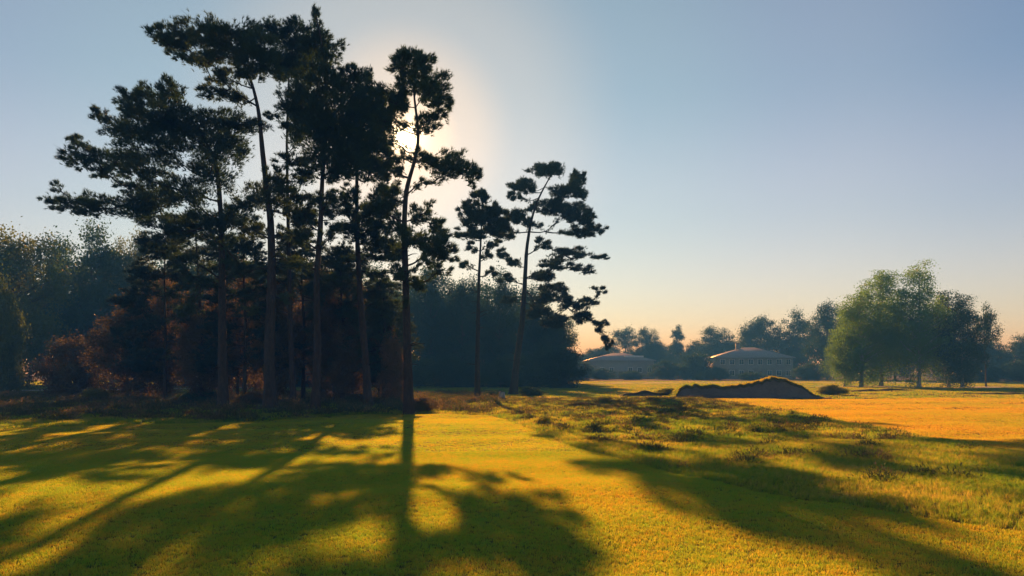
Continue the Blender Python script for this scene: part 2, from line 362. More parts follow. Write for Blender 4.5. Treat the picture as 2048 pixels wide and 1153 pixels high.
# ------------------------------------------------------------------ the tall pines
pine('tallest forked pine with a flat crown reaching out to the upper left', 42, [(540, 822), (538, 700), (541, 560), (540, 450), (535, 380), (525, 300), (520, 230), (505, 170), (486, 120), (462, 95)], .31,
     [(330, 72, 30, 14), (345, 78, 45, 20), (400, 62, 50, 26), (440, 86, 55, 30), (385, 105, 40, 16), (480, 98, 60, 30), (520, 92, 45, 28), (350, 108, 22, 8), (405, 124, 28, 9),
      (430, 180, 32, 10), (470, 194, 36, 11), (450, 152, 30, 13), (425, 165, 20, 8), (495, 150, 26, 14), (520, 130, 40, 25),
      (560, 400, 38, 28), (590, 432, 28, 26), (500, 398, 38, 28), (548, 355, 28, 18), (608, 424, 20, 16), (560, 470, 24, 14), (500, 455, 34, 16), (575, 530, 28, 10, -.2), (495, 545, 30, 10, -.2), (570, 600, 22, 8, -.3), (505, 620, 22, 8, -.3)], seed=11)
pine('thin straight pine standing close behind the forked pine', 47, [(588, 812), (582, 700), (577, 560), (574, 400), (572, 300), (572, 220), (580, 140), (590, 80)], .17,
     [(545, 68, 38, 24), (590, 80, 40, 30), (603, 130, 46, 38), (560, 132, 46, 24), (622, 106, 36, 36), (585, 52, 22, 16), (580, 254, 24, 9), (606, 272, 24, 9), (590, 320, 28, 8), (622, 326, 28, 10), (600, 215, 40, 24),
      (545, 230, 22, 8), (612, 360, 20, 10)], seed=12)
pine('dense crowned pine with a thin spire rising above the others', 40, [(630, 826), (632, 700), (638, 560), (640, 450), (643, 380), (647, 300), (652, 200), (645, 100), (631, 28)], .2,
     [(631, 45, 10, 26), (645, 78, 18, 22), (622, 88, 24, 22), (655, 110, 22, 28), (640, 165, 46, 46), (600, 215, 46, 36), (660, 225, 56, 56), (698, 190, 46, 38), (640, 288, 56, 42), (698, 288, 50, 46), (700, 150, 22, 20), (728, 250, 36, 46), (620, 245, 40, 28),
      (655, 426, 28, 13), (600, 470, 28, 15), (668, 345, 30, 16), (620, 345, 28, 10), (660, 470, 22, 12), (605, 540, 24, 9, -.2), (668, 560, 22, 8, -.2), (612, 440, 26, 13), (640, 402, 28, 12), (590, 392, 24, 12), (660, 395, 20, 10)], seed=13)
pine('slim pine with a leaning trunk between the spire pine and the sunlit pine', 46, [(737, 812), (732, 740), (727, 660), (722, 600), (718, 480), (714, 400), (712, 330), (720, 240), (735, 150)], .22,
     [(737, 150, 13, 22), (722, 172, 24, 16), (742, 200, 28, 24), (735, 215, 36, 26), (757, 272, 30, 32), (720, 330, 48, 24), (752, 345, 34, 22), (768, 400, 30, 28), (750, 430, 34, 24), (690, 300, 38, 28), (738, 300, 30, 24),
      (770, 480, 30, 24), (785, 512, 30, 22), (742, 480, 26, 16), (690, 410, 24, 12), (760, 232, 22, 22), (685, 450, 22, 12), (755, 548, 24, 9, -.2), (695, 525, 22, 9, -.2), (752, 610, 18, 7, -.3), (700, 428, 28, 14), (735, 458, 28, 14), (705, 472, 26, 11), (692, 385, 24, 12), (745, 510, 26, 10)], seed=14)
pine('pine with rounded crown lobes and the low sun shining through them', 38, [(818, 832), (816, 700), (812, 560), (808, 450), (812, 380), (830, 320), (838, 270), (832, 220), (824, 150)], .23,
     [(820, 118, 36, 24), (798, 136, 26, 18), (846, 130, 26, 24), (840, 166, 26, 20), (870, 175, 30, 30), (882, 208, 18, 26), (860, 236, 28, 18), (850, 192, 26, 20), (758, 186, 26, 18), (784, 202, 22, 24), (776, 232, 22, 22), (800, 214, 26, 18), (806, 172, 20, 14),
      (862, 262, 12, 14), (768, 262, 18, 24), (772, 310, 24, 18), (800, 318, 18, 9), (850, 325, 30, 12), (880, 320, 30, 16), (920, 330, 26, 20), (940, 355, 20, 20), (900, 345, 28, 13), (846, 366, 16, 9), (862, 410, 10, 7), (786, 288, 9, 9), (836, 258, 9, 9), (800, 246, 13, 7), (833, 303, 11, 7),
      (772, 390, 32, 24), (760, 424, 28, 22), (840, 430, 26, 16), (868, 450, 24, 13), (850, 480, 38, 20), (865, 504, 26, 20), (868, 528, 18, 12), (795, 350, 24, 16), (790, 500, 24, 16), (795, 450, 20, 14), (815, 472, 28, 16), (800, 545, 26, 12, 0), (838, 565, 24, 11, 0), (806, 605, 18, 7, -.2), (892, 500, 20, 18), (884, 545, 18, 11, 0), (888, 468, 20, 11), (905, 520, 12, 9, 0)], seed=15)
pine('broad dark pine with upswept boughs spreading far to the left', 44, [(447, 818), (446, 720), (443, 600), (441, 480), (438, 400), (428, 320), (400, 260), (350, 205), (338, 170)], .27,
     [(250, 188, 20, 18), (290, 185, 22, 20), (340, 178, 26, 20), (310, 215, 46, 22), (262, 215, 30, 16), (198, 232, 16, 18), (232, 255, 36, 17), (290, 255, 56, 24), (350, 250, 56, 24), (420, 242, 66, 20), (470, 245, 46, 20), (400, 282, 80, 32), (322, 300, 66, 28),
      (150, 284, 22, 9), (178, 304, 36, 13), (232, 325, 46, 17), (292, 340, 56, 22), (133, 310, 14, 7), (165, 328, 24, 10), (110, 376, 16, 9), (95, 400, 13, 8), (138, 410, 36, 12), (190, 404, 46, 16), (250, 410, 56, 19), (312, 400, 56, 26), (370, 380, 56, 26),
      (420, 350, 46, 30), (460, 302, 46, 28), (340, 440, 46, 20), (400, 450, 56, 26), (450, 430, 46, 26), (380, 470, 36, 20), (440, 482, 36, 17), (290, 432, 36, 11), (205, 345, 30, 9), (255, 372, 30, 9), (170, 425, 22, 7), (360, 520, 34, 14), (480, 530, 34, 14), (400, 560, 34, 12, -.1), (320, 500, 30, 10), (470, 590, 28, 10, -.2), (380, 620, 28, 9, -.2)], seed=16, rise=.25, dens=115)
pine('dark short pine trunk left of the broad pine with a bare lower stem', 52, [(405, 808), (404, 720), (400, 620), (396, 520), (392, 450)], .2,
     [(392, 450, 30, 18), (360, 480, 34, 16), (425, 490, 34, 16), (385, 510, 40, 16), (350, 520, 26, 10), (420, 535, 28, 12)], seed=17, dens=55)
pine('slender small crowned pine between the sunlit pine and the sweeping pine', 58, [(955, 800), (955, 700), (958, 560), (962, 470), (965, 400)], .2,
     [(965, 398, 20, 12), (945, 414, 20, 12), (985, 420, 20, 12), (965, 440, 34, 12), (935, 456, 20, 8), (920, 470, 14, 7), (1000, 450, 20, 10), (960, 470, 28, 8), (940, 496, 16, 9), (985, 490, 18, 7), (930, 530, 13, 8), (975, 510, 14, 6), (985, 545, 13, 6), (1010, 425, 16, 10), (1014, 470, 14, 8), (945, 435, 26, 12), (985, 460, 22, 10)], L=.28, w=.04, dens=170, seed=18, mat=M_NEEDLE2)
pine('open crowned pine with long low boughs sweeping down to the right', 71, [(1026, 792), (1034, 720), (1045, 640), (1050, 560), (1053, 500), (1062, 440), (1078, 395), (1105, 345)], .32,
     [(1105, 340, 34, 13), (1153, 358, 17, 18), (1128, 385, 34, 11), (1048, 370, 26, 13), (1030, 396, 14, 9), (1028, 434, 26, 11), (1003, 460, 20, 11), (1072, 415, 20, 9), (1115, 415, 34, 14), (1145, 420, 26, 13), (1178, 434, 26, 11), (1196, 460, 20, 9), (1153, 465, 28, 8),
      (1091, 487, 20, 9), (1134, 505, 34, 8), (1196, 516, 20, 6), (1105, 525, 28, 7), (1163, 540, 22, 8), (1081, 555, 24, 10, -.1), (1112, 577, 28, 9, -.3), (1200, 582, 15, 6, -.3), (1143, 608, 26, 11, -.5), (1182, 606, 18, 8, -.3), (1163, 632, 24, 9, -.5), (1196, 650, 18, 10, -.5), (1214, 682, 11, 15, -.5),
      (1086, 596, 24, 9, -.3), (1028, 525, 20, 8), (1000, 510, 20, 8), (1075, 625, 26, 12, -.4), (1108, 640, 26, 12, -.4), (1060, 450, 20, 8), (1160, 395, 14, 8), (1015, 560, 18, 7), (1020, 600, 18, 8)], L=.30, w=.042, dens=165, seed=19, mat=M_NEEDLE2, clones=1)

def young(label, px, top, Y, hw, seed, base=770, n=46):
    q = np.random.default_rng(seed + 500); pads = [(px, top + 8, 8, 10)]
    for e in range(n):
        t = (e + .5) / n; y = top + 14 + (base - 40 - top) * t; w_ = hw * (.25 + .95 * t ** .7) * q.uniform(.15, 1.1); sd_ = 1 if e % 2 else -1
        pads.append((px + sd_ * w_, y, q.uniform(16, 34), q.uniform(6, 12), q.uniform(-.15, .25)))
    bx = EYE; pine(label, Y, [(px, HY + EYE * F / Y), (px + 2, 650), (px - 2, 560), (px, top)], .14, pads, L=.26, w=.034, dens=80, seed=seed, depth=.7, clones=1, mat=M_NEEDLE2, group='younger pines branched to the ground')
young('younger pine branched low to the ground left of the broad pine', 330, 460, 54, 95, 31)
young('younger low branched pine between broad pine and forked pine', 488, 452, 50, 75, 32)
young('younger low branched pine right of the thin straight pine', 606, 456, 52, 66, 33)
young('younger low branched pine between spire pine and leaning slim pine', 684, 484, 50, 56, 34, n=40)
young('younger low branched pine between leaning slim pine and sunlit pine', 768, 545, 52, 44, 35, n=30)
# ------------------------------------------------------------------ broadleaf trees
def crown_proto(name, seed, H, W, nclump, per, leaf, z0=.2, bark=None, droop=0.0, clump=.16, power=.45, top=1.0):
    r = np.random.default_rng(seed); tb = MB(); cb = MB()
    S = spline([(0, 0, -.3), (r.normal(0, .1), r.normal(0, .1), H * .3), (r.normal(0, .25), r.normal(0, .25), H * .62), (0, 0, H * .9)], 16)
    tr = H * .017; rad = tr * (1 - .85 * np.linspace(0, 1, 16)) ; rad[0] *= 1.7
    tb.tube(S, rad, 9, .06)
    d = r.normal(0, 1, (nclump, 3)); d /= np.linalg.norm(d, axis=1)[:, None]; d *= r.uniform(.02, 1, (nclump, 1)) ** power
    zc = H * (z0 + 1) / 2; rz = H * (1 - z0) / 2
    fz = (d[:, 2] + 1) / 2; prof = (1 - .55 * np.maximum(0, fz - .35) ** 1.2 * top)
    C = np.stack([d[:, 0] * W / 2 * prof, d[:, 1] * W / 2 * prof, zc + d[:, 2] * rz * .93], 1)
    for c in C:
        hd = math.hypot(c[0], c[1]); ia = int(np.clip(np.argmin(abs(S[:, 2] - (c[2] - .55 * hd))), 3, 14)); a = S[ia]
        tb.tube(spline([a, a + (c - a) * .5 + r.normal(0, .05, 3) * hd, c], 5), np.linspace(min(rad[ia] * .6, .02 + .014 * hd), .012, 5), 5)
        q = r.uniform(.6, 1.35) * clump * W; n_ = int(per * q * q / (clump * W) ** 2)
        e = r.normal(0, .40, (n_, 3)) * np.array([q, q, q * (.75 + droop)])
        if droop: e[:, 2] = -abs(e[:, 2]) * 1.6 + q * .4
        leaves(cb, c + e, leaf, r, 1.2 if droop else .35)
    return tb.mesh(name + '_trunk', bark or M_BARK2, True), cb.mesh(name + '_crown', M_WOOD), H, W
P_OAK = [crown_proto('oak', s, 17, 13, 110, 330, .30, -.03, clump=.15, power=.42) for s in (1, 2, 3)]
P_TALL = [crown_proto('tall_tree', s, 18, 8, 75, 190, .32, .12, top=1.3) for s in (4, 5)]
P_BIRCH = [crown_proto('birch', s, 17, 9, 130, 290, .20, .0, M_BIRCHBARK, .7, .16, .45, .8) for s in (6, 7, 8)]
P_BUSH = [crown_proto('bush', s, 6, 7, 80, 300, .20, -.1, clump=.17, power=.4) for s in (9, 10)]
P_FARPINE = [crown_proto('far_pine', s, 18, 9, 34, 190, .34, .5, clump=.2, power=.5, top=.4) for s in (21, 22)]

def tree(name, label, px, top, Y, w, protos, mat, group=None, k=0, cat='tree', rz=None):
    tm, cm, H, W = protos[k % len(protos)]
    x = (px - 1024) / F * Y; z0 = float(gh(x, Y)); h = EYE - (top - HY) / F * Y - z0; wd = w / F * Y
    o = thing(name, label, cat, (x, Y, z0), group)
    o.scale = (wd / W, wd / W, h / H); o.rotation_euler = (0, 0, rng.uniform(0, 6.28) if rz is None else rz)
    obj('trunk', tm, o)
    c = obj('crown', cm, o); c.material_slots[0].link = 'OBJECT'; c.material_slots[0].material = mat
    return o
G1 = 'trees of the shaded wood behind the pines'
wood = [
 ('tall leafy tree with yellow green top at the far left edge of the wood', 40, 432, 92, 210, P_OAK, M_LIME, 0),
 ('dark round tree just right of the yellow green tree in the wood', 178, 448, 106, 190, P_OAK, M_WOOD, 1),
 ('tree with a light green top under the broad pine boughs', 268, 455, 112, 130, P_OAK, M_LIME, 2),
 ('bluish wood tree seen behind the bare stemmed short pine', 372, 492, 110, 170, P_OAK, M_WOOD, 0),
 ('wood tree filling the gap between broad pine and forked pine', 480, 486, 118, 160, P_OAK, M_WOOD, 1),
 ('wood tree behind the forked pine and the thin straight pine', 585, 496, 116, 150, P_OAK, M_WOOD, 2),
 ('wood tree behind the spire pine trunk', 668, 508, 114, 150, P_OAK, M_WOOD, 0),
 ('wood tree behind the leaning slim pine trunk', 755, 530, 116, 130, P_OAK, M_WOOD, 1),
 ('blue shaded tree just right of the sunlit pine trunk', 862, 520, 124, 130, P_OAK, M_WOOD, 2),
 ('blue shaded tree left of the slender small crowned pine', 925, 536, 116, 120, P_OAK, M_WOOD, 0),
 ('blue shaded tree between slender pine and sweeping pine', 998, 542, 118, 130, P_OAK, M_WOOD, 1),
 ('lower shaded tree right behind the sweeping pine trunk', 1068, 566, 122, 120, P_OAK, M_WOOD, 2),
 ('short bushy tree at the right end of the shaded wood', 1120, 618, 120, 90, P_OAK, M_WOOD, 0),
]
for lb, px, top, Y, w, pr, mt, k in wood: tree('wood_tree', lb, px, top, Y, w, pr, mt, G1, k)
back = thing  # rows deeper in the wood, hidden but for gaps
for q, (px, top, Y, w) in enumerate([(-90, 450, 100, 220), (110, 478, 124, 190), (225, 500, 130, 180), (330, 520, 132, 180), (430, 520, 134, 180), (535, 525, 136, 180), (630, 535, 134, 180), (715, 545, 136, 180), (810, 552, 138, 170), (900, 558, 140, 170), (975, 566, 140, 160), (1045, 590, 142, 150), (1105, 640, 140, 110)]):
    tree('wood_tree', 'dark tree deep inside the shaded wood, seen only through gaps', px, top, Y, w, P_OAK, M_WOOD, 'trees deep inside the wood', q)
for q in range(13):
    tree('undergrowth_bush', 'dark undergrowth bush along the foot of the shaded wood', 560 + 48 * q + rng.uniform(-12, 12), 705 + rng.uniform(-14, 14), 104 + rng.uniform(-3, 6), 90, P_BUSH, M_WOOD, 'undergrowth along the foot of the wood', q, 'bush')
# russet understorey between pines and wood
G2 = 'russet young trees under the pines'
for q, (lb, px, top, Y, w) in enumerate([
 ('russet bush low at the left end of the pine group', 150, 668, 62, 130), ('russet young tree under the tips of the broad pine boughs', 255, 595, 58, 150), ('dusky russet tree left of the short bare stemmed pine', 330, 540, 60, 150),
 ('brown leaved tree between the short pine and the broad pine', 410, 600, 52, 110), ('russet tree right behind the broad pine trunk', 475, 520, 58, 150), ('brown leaved tree close behind the forked pine trunk', 555, 560, 50, 120), ('reddest young tree behind the spire pine and straight pine', 650, 506, 64, 120),
 ('low brown tree right of the spire pine trunk', 668, 585, 49, 100), ('russet tree filling the space left of the leaning slim pine', 705, 550, 56, 110), ('russet tree right of the leaning slim pine trunk', 758, 585, 54, 90), ('low russet bush between leaning pine and sunlit pine', 785, 665, 50, 60)]):
    tree('russet_tree', lb, px, top, Y, w, P_OAK if top < 660 else P_BUSH, M_RUSSET, G2, q)
tree('golden_bush', 'tall golden brown bush cut by the left picture edge before the wood', 2, 545, 74, 90, P_BUSH, M_LIME, None, 0, 'bush')

# right-hand birches
G3 = 'birches standing in the right hand clump'
for q, (lb, px, top, Y, w, mt) in enumerate([
 ('light green birch at the left side of the clump', 1722, 566, 108, 118, M_BIRCH), ('birch with a rounded top just left of the tallest birch', 1762, 524, 112, 118, M_BIRCH), ('tallest birch with the highest top in the clump', 1838, 510, 106, 120, M_BIRCH),
 ('darker birch right of the tallest birch', 1898, 566, 108, 116, M_WOOD), ('shadowed low tree at the right side of the birch clump', 1925, 610, 104, 100, M_WOOD), ('small pale green birch low at the left foot of the clump', 1690, 636, 110, 80, M_BIRCH)]):
    tree('birch_tree', lb, px, top, Y, w, P_BIRCH, mt, G3, q)
tree('sapling_tree', 'thin leaning young tree with a tuft of leaves right of the birches', 1972, 612, 108, 48, P_FARPINE, M_WOOD, None, 0)
# wood behind the clubhouse, right
G4 = 'tall trees beside the clubhouse'
for q, (lb, px, top, Y, w) in enumerate([
 ('rounded tree directly right above the clubhouse roof', 1522, 622, 250, 90), ('broad dark tree in the middle right of the clubhouse', 1588, 622, 246, 100), ('tall dark tree left of the birch clump', 1655, 600, 205, 96), ('dark tree partly hidden behind the left birches', 1705, 604, 186, 90),
 ('dark tree hidden behind the middle of the birch clump', 1790, 640, 190, 110), ('dark tree behind the right of the birch clump', 1880, 650, 194, 110)]):
    tree('park_tree', lb, px, top, Y, w, P_OAK, M_WOOD, G4, q)
G5 = 'hazy trees along the far right'
for q, (lb, px, top, Y, w) in enumerate([('hazy tree just right of the leaning young tree', 1975, 676, 185, 90), ('hazy tree at the right picture edge', 2040, 672, 190, 100), ('hazy tree beyond the right picture edge', 2130, 668, 195, 110)]):
    tree('hazy_tree', lb, px, top, Y, w, P_OAK, M_WOOD, G5, q)
# far hazy row
G6 = 'far hazy trees on the skyline'
for q, (lb, px, top, Y, w, pr) in enumerate([
 ('far hazy tree peeping out right of the sweeping pine boughs', 1196, 690, 285, 70, P_OAK), ('far pine with an open top left of the far dark tree', 1250, 648, 300, 60, P_FARPINE), ('far dark tree left of the slim pointed tree', 1294, 652, 295, 66, P_OAK), ('slim pointed far tree standing alone on the skyline', 1354, 648, 290, 36, P_TALL),
 ('low far tree between slim pointed tree and domed tree', 1385, 690, 280, 70, P_OAK), ('domed far tree left of the clubhouse roof', 1430, 650, 285, 96, P_OAK), ('far tree right behind the clubhouse chimney', 1482, 678, 275, 80, P_OAK), ('low far tree behind the pale roofed house', 1320, 690, 290, 70, P_OAK)]):
    tree('far_tree', lb, px, top, Y, w, pr, M_WOOD, G6, q)
for q in range(9):
    tree('far_tree', 'low far tree filling the foot of the hazy skyline row', 1180 + 42 * q + rng.uniform(-10, 10), 694 + rng.uniform(-12, 12), 312 + rng.uniform(-8, 8), 92, P_OAK, M_WOOD, 'low trees at the foot of the skyline', q)
G7 = 'bushes along the far hedge line'
for q, (lb, px, top, Y, w) in enumerate([
 ('far bush beside the right end of the wood', 1160, 722, 200, 60), ('far bush before the left end of the pale roofed house', 1205, 738, 215, 60), ('far bush before the middle of the pale roofed house', 1262, 741, 212, 50), ('far bush right of the pale roofed house', 1330, 722, 220, 70),
 ('tallest far bush left of the clubhouse', 1392, 704, 215, 80), ('far bush at the left corner of the clubhouse', 1428, 734, 205, 60), ('far bush under the clubhouse windows', 1505, 744, 196, 60), ('far bush at the right corner of the clubhouse', 1622, 728, 190, 70), ('far bush right of the birch clump', 1965, 722, 160, 80), ('far bush at the right picture edge', 2036, 722, 160, 90)]):
    tree('far_bush', lb, px, top, Y, w, P_BUSH, M_WOOD, G7, q, 'bush')

# ------------------------------------------------------------------ clubhouse and low house
M_WALL = plainmat('rendered_wall', (.2, .2, .2), (.27, .26, .25), .8)
M_SLATE = plainmat('slate_roof', (.2, .2, .22), (.3, .3, .32), 1.5, .45)
M_FRAME = plainmat('white_frame', (.7, .7, .68), (.8, .8, .78), 1, .5)
M_GLASS = plainmat('dark_glass', (.02, .025, .03), (.03, .035, .04), 1, .08, .6)
M_DOOR = plainmat('door_wood', (.06, .04, .025), (.1, .07, .04), 2, .6)
M_GLINT = plainmat('roof_sky_glint', (.5, .52, .55), (.62, .64, .66), 1, .3)  # pale base colour stands in for the sky glinting off the roof window
def house(name, label, px0, px1, yr, ye, Y, D, nwin, floors, chim=None, ridge=.3):
    x0, x1 = (px0 - 1024) / F * Y, (px1 - 1024) / F * Y; W = x1 - x0; ze = EYE + (HY - ye) / F * Y; zr = EYE + (HY - yr) / F * Y
    o = thing(name, label, 'building', ((x0 + x1) / 2, Y, 0))
    b = MB(); b.box(-W / 2, W / 2, 0, D, -.3, ze); wall = obj('wall', b.mesh('wall', M_WALL), o)
    e = .6; a = W / 2 + e; q = W / 2 * (1 - ridge * 2) if ridge < .5 else .1
    b = MB(); b.add([(-a, -e, ze), (a, -e, ze), (a, D + e, ze), (-a, D + e, ze), (-q, D / 2, zr), (q, D / 2, zr), (-a, -e, ze - .2), (a, -e, ze - .2), (a, D + e, ze - .2), (-a, D + e, ze - .2)],
                    f3=[(1, 2, 5), (3, 0, 4)], f4=[(0, 1, 5, 4), (2, 3, 4, 5), (6, 7, 1, 0), (7, 8, 2, 1), (8, 9, 3, 2), (9, 6, 0, 3), (9, 8, 7, 6)])
    roof = obj('roof', b.mesh('roof', M_SLATE), o)
    if chim:
        cx = (chim - 1024) / F * Y - (x0 + x1) / 2
        b = MB(); b.box(cx - .5, cx + .5, D / 2 - .5, D / 2 + .5, zr - 1.2, zr + 1.1); b.box(cx - .6, cx + .6, D / 2 - .6, D / 2 + .6, zr + 1.102, zr + 1.25); obj('chimney', b.mesh('chimney', M_WALL), roof)
    fh = ze / floors
    for f in range(floors):
        for kx in range(nwin):
            cx = -W / 2 + W * (kx + .5) / nwin; z = f * fh + fh * .35
            if f == 0 and kx == nwin // 2:
                b = MB(); b.box(cx - .6, cx + .6, -.06, .05, .02, 2.2); obj('door', b.mesh('door', M_DOOR), o); continue
            wb = MB(); wb.box(cx - .6, cx + .6, -.03, .04, z, z + 1.4); wi = obj('window', wb.mesh('window', M_GLASS), o)
            fb = MB()
            for u0, u1, v0, v1 in ((-.7, .7, -.1, 0), (-.7, .7, 1.4, 1.5), (-.7, -.6, 0, 1.4), (.6, .7, 0, 1.4), (-.03, .03, 0, 1.4)):
                fb.box(cx + u0, cx + u1, -.08, -.031, z + v0, z + v1)
            obj('frame', fb.mesh('frame', M_FRAME), wi)
    return o, roof, ze, zr, W, D
house('clubhouse', 'wide clubhouse with hipped grey roof and chimney among the far trees', 1436, 1586, 694, 715, 228, 13, 8, 2, 1488, .42)
h2 = house('low_house', 'long low house with a pale glint on its roof window left of the far bushes', 1176, 1308, 706, 721, 250, 12, 7, 1, None, .4)
b = MB(); b.box(1.6, 7.4, 2.2, 3.4, h2[2] + .75, h2[2] + 1.5); obj('roof_window', b.mesh('roof_window', M_GLINT), h2[1])

# ------------------------------------------------------------------ bunker with a raised sand face
u = np.linspace(0, 1, 90); x = 12.3 + u * 12.6
rim = .86 * sm(12.4, 13.6, x) * sm(20, 17.4, x) + .35 * sm(17, 18.6, x) * sm(24.6, 21, x) + 1.3 * np.exp(-(np.abs(x - 20.6) / np.where(x < 20.6, 1.7, 2.6)) ** 2.4) + .09 * noise(x, x, 1.5, 3) + .04 * noise(x, x, .5, 4)
rim *= .9; rim *= sm(12.3, 13.3, x) * sm(24.9, 23.0, x)
yb = 62.5 + 1.1 * np.cos((x - 18) / 6) * 0 - .8 * np.sin((x - 12.3) / 12.2 * np.pi)
def sheet(rows):
    A = np.stack(rows, 0); m, nn = A.shape[:2]; ii = np.arange(m - 1)[:, None] * nn; jj = np.arange(nn - 1)[None]
    b = MB(); b.add(A.reshape(-1, 3), f4=np.stack([ii + jj, ii + jj + 1, ii + nn + jj + 1, ii + nn + jj], -1).reshape(-1, 4)); return b
bk = thing('bunker', 'raised sand bunker with a dark shaded face and two grassy humps', 'bunker', (18.4, 62.5, 0))
z0 = gh(x, yb); off = np.array([18.4, 62.5, 0])
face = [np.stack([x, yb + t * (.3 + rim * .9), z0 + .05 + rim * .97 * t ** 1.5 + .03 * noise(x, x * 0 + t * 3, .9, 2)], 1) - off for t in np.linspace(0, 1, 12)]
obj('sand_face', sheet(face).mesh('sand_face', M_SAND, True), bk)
yr_ = yb + .3 + rim * .9
hump = []
for t, (dy, f, dz) in enumerate([(-.16, 1, -.12), (-.2, 1, .02), (0, 1, .10), (.5, 1.02, .08), (1.5, .9, .04), (3, .62, 0), (5, .3, 0), (8, .02, -.02), (9, 0, -.15)]):
    hump.append(np.stack([x, yr_ + dy, z0 + rim * f + dz * sm(.02, .3, rim) + .03 * noise(x, yr_ + dy, .8, 5) * sm(.05, .4, rim)], 1) - off)
obj('grass_bank', sheet(hump).mesh('grass_bank', M_GROUND, True), bk)
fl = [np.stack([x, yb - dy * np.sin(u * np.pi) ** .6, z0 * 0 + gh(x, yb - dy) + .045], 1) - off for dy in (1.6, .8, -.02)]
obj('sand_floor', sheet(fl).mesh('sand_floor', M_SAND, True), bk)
def bank(label, px0, px1, Y, h, seed):
    x = np.linspace((px0 - 1024) / F * Y, (px1 - 1024) / F * Y, 50); uu = np.linspace(0, 1, 50); hh = h * np.sin(uu * np.pi) ** .6 * (1 + .3 * noise(x, x, 2.0, seed))
    o = thing('grass_bank', label, 'bank', (float(x[25]), Y, 0)); of = np.array([x[25], Y, 0])
    rows = [np.stack([x, Y + dy + .3 * noise(x, x, 3, seed + 1), gh(x, Y + dy) - .05 + hh * f], 1) - of for dy, f in ((-.1, 0), (0, .6), (.15, .95), (.5, 1.05), (1.5, .8), (3.5, .3), (5, -.02))]
    obj('turf', sheet(rows).mesh('turf', M_GROUND, True), o)
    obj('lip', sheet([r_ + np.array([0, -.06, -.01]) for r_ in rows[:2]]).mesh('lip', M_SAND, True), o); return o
bank('small dark lipped bunker bank left of the raised bunker', 1238, 1335, 66, .42, 1)
bank('low dark edged bank running along the right fairway end', 1880, 2150, 72, .2, 4)
bank('low bank in front of the birch trunks', 1690, 1850, 84, .25, 7)

# ------------------------------------------------------------------ single shrubs
G8 = 'shrubs in the rough'
for q, (lb, px, top, Y, w, mt) in enumerate([
 ('yellow brown shrub standing alone at the left before the wood', 192, 776, 55, 60, M_LIME), ('dark brown heather shrub at the foot of the sunlit pine', 848, 794, 40, 60, M_RUSSET), ('green shrub right of the foot of the sweeping pine', 1062, 775, 66, 54, M_WOOD),
 ('small green shrub at the foot of the slender pine', 985, 782, 60, 40, M_WOOD), ('dark green shrub in the middle of the heather strip', 1375, 822, 37, 76, M_WOOD), ('low green shrub left of the heather strip shrub', 1170, 806, 45, 80, M_HEATH),
 ('low shrub at the foot of the leaning slim pine', 722, 786, 48, 66, M_HEATH), ('low shrub at the foot of the forked pine', 505, 784, 47, 70, M_HEATH), ('low dark shrub left of the broad pine trunk', 400, 780, 52, 90, M_WOOD), ('dark shrub between spire pine and leaning pine', 680, 784, 52, 60, M_HEATH),
 ('low olive shrub at the left end of the raised bunker', 1336, 776, 67, 50, M_LIME), ('low olive shrub at the right end of the raised bunker', 1668, 770, 70, 60, M_LIME)]):
    tree('shrub', lb, px, top, Y, w, P_BUSH, mt, G8, q, 'shrub')
st = thing('tree_stump', 'small pale weathered stump beside the foot of the sweeping pine', 'stump', (*at(1003, 0, 56)[:2], float(gh(at(1003, 0, 56)[0], 56))))
b = MB(); b.tube([(0, 0, -.1), (0, 0, .2), (.03, 0, .5), (.05, .02, .62)], [.36, .26, .22, .17], 11, .12); obj('trunk', b.mesh('stump_trunk', M_BIRCHBARK, True), st)

# ------------------------------------------------------------------ grass and heather (uncountable: one object each)
def tuft(name, k, h, w, spread, lean, mat, seed):
    r = np.random.default_rng(seed); b = MB(); a = r.uniform(0, 6.28, k); base = np.stack([np.cos(a), np.sin(a), 0 * a], 1) * r.uniform(0, spread, (k, 1))
    a2 = r.uniform(0, 6.28, k); d = np.stack([np.cos(a2), np.sin(a2), 0 * a2], 1); q = np.stack([-d[:, 1], d[:, 0], 0 * a2], 1); rot = r.uniform(0, 6.28, k)
    q = np.stack([np.cos(rot), np.sin(rot), 0 * rot], 1)
    hh = h * r.uniform(.55, 1.2, (k, 1)); l1 = lean * r.uniform(.1, 1, (k, 1)); ww = w * r.uniform(.7, 1.2, (k, 1)); up = np.array([0, 0, 1.])
    m = base + d * l1 * hh * .35 + up * hh * .6; t = base + d * l1 * hh + up * hh
    base = base - up * .02
    v = np.stack([base - q * ww / 2, base + q * ww / 2, m + q * ww * .38, m - q * ww * .38, t], 1).reshape(-1, 3); o5 = np.arange(k)[:, None] * 5
    b.add(v, f3=o5 + np.array([[3, 2, 4]]), f4=o5 + np.array([[0, 1, 2, 3]])); return b.mesh(name, mat)
def sprig(name, seed, mat):
    r = np.random.default_rng(seed); b = MB(); n_ = 46; P = r.normal(0, .3, (n_, 3)); P[:, 2] = abs(P[:, 2]) * .7 * np.exp(-(P[:, 0] ** 2 + P[:, 1] ** 2) * 2)
    A = P * 1.2 + np.array([0, 0, .35]); A /= np.linalg.norm(A, axis=1)[:, None]; needles(b, P, A, .17, .03, 4, r); return b.mesh(name, mat)
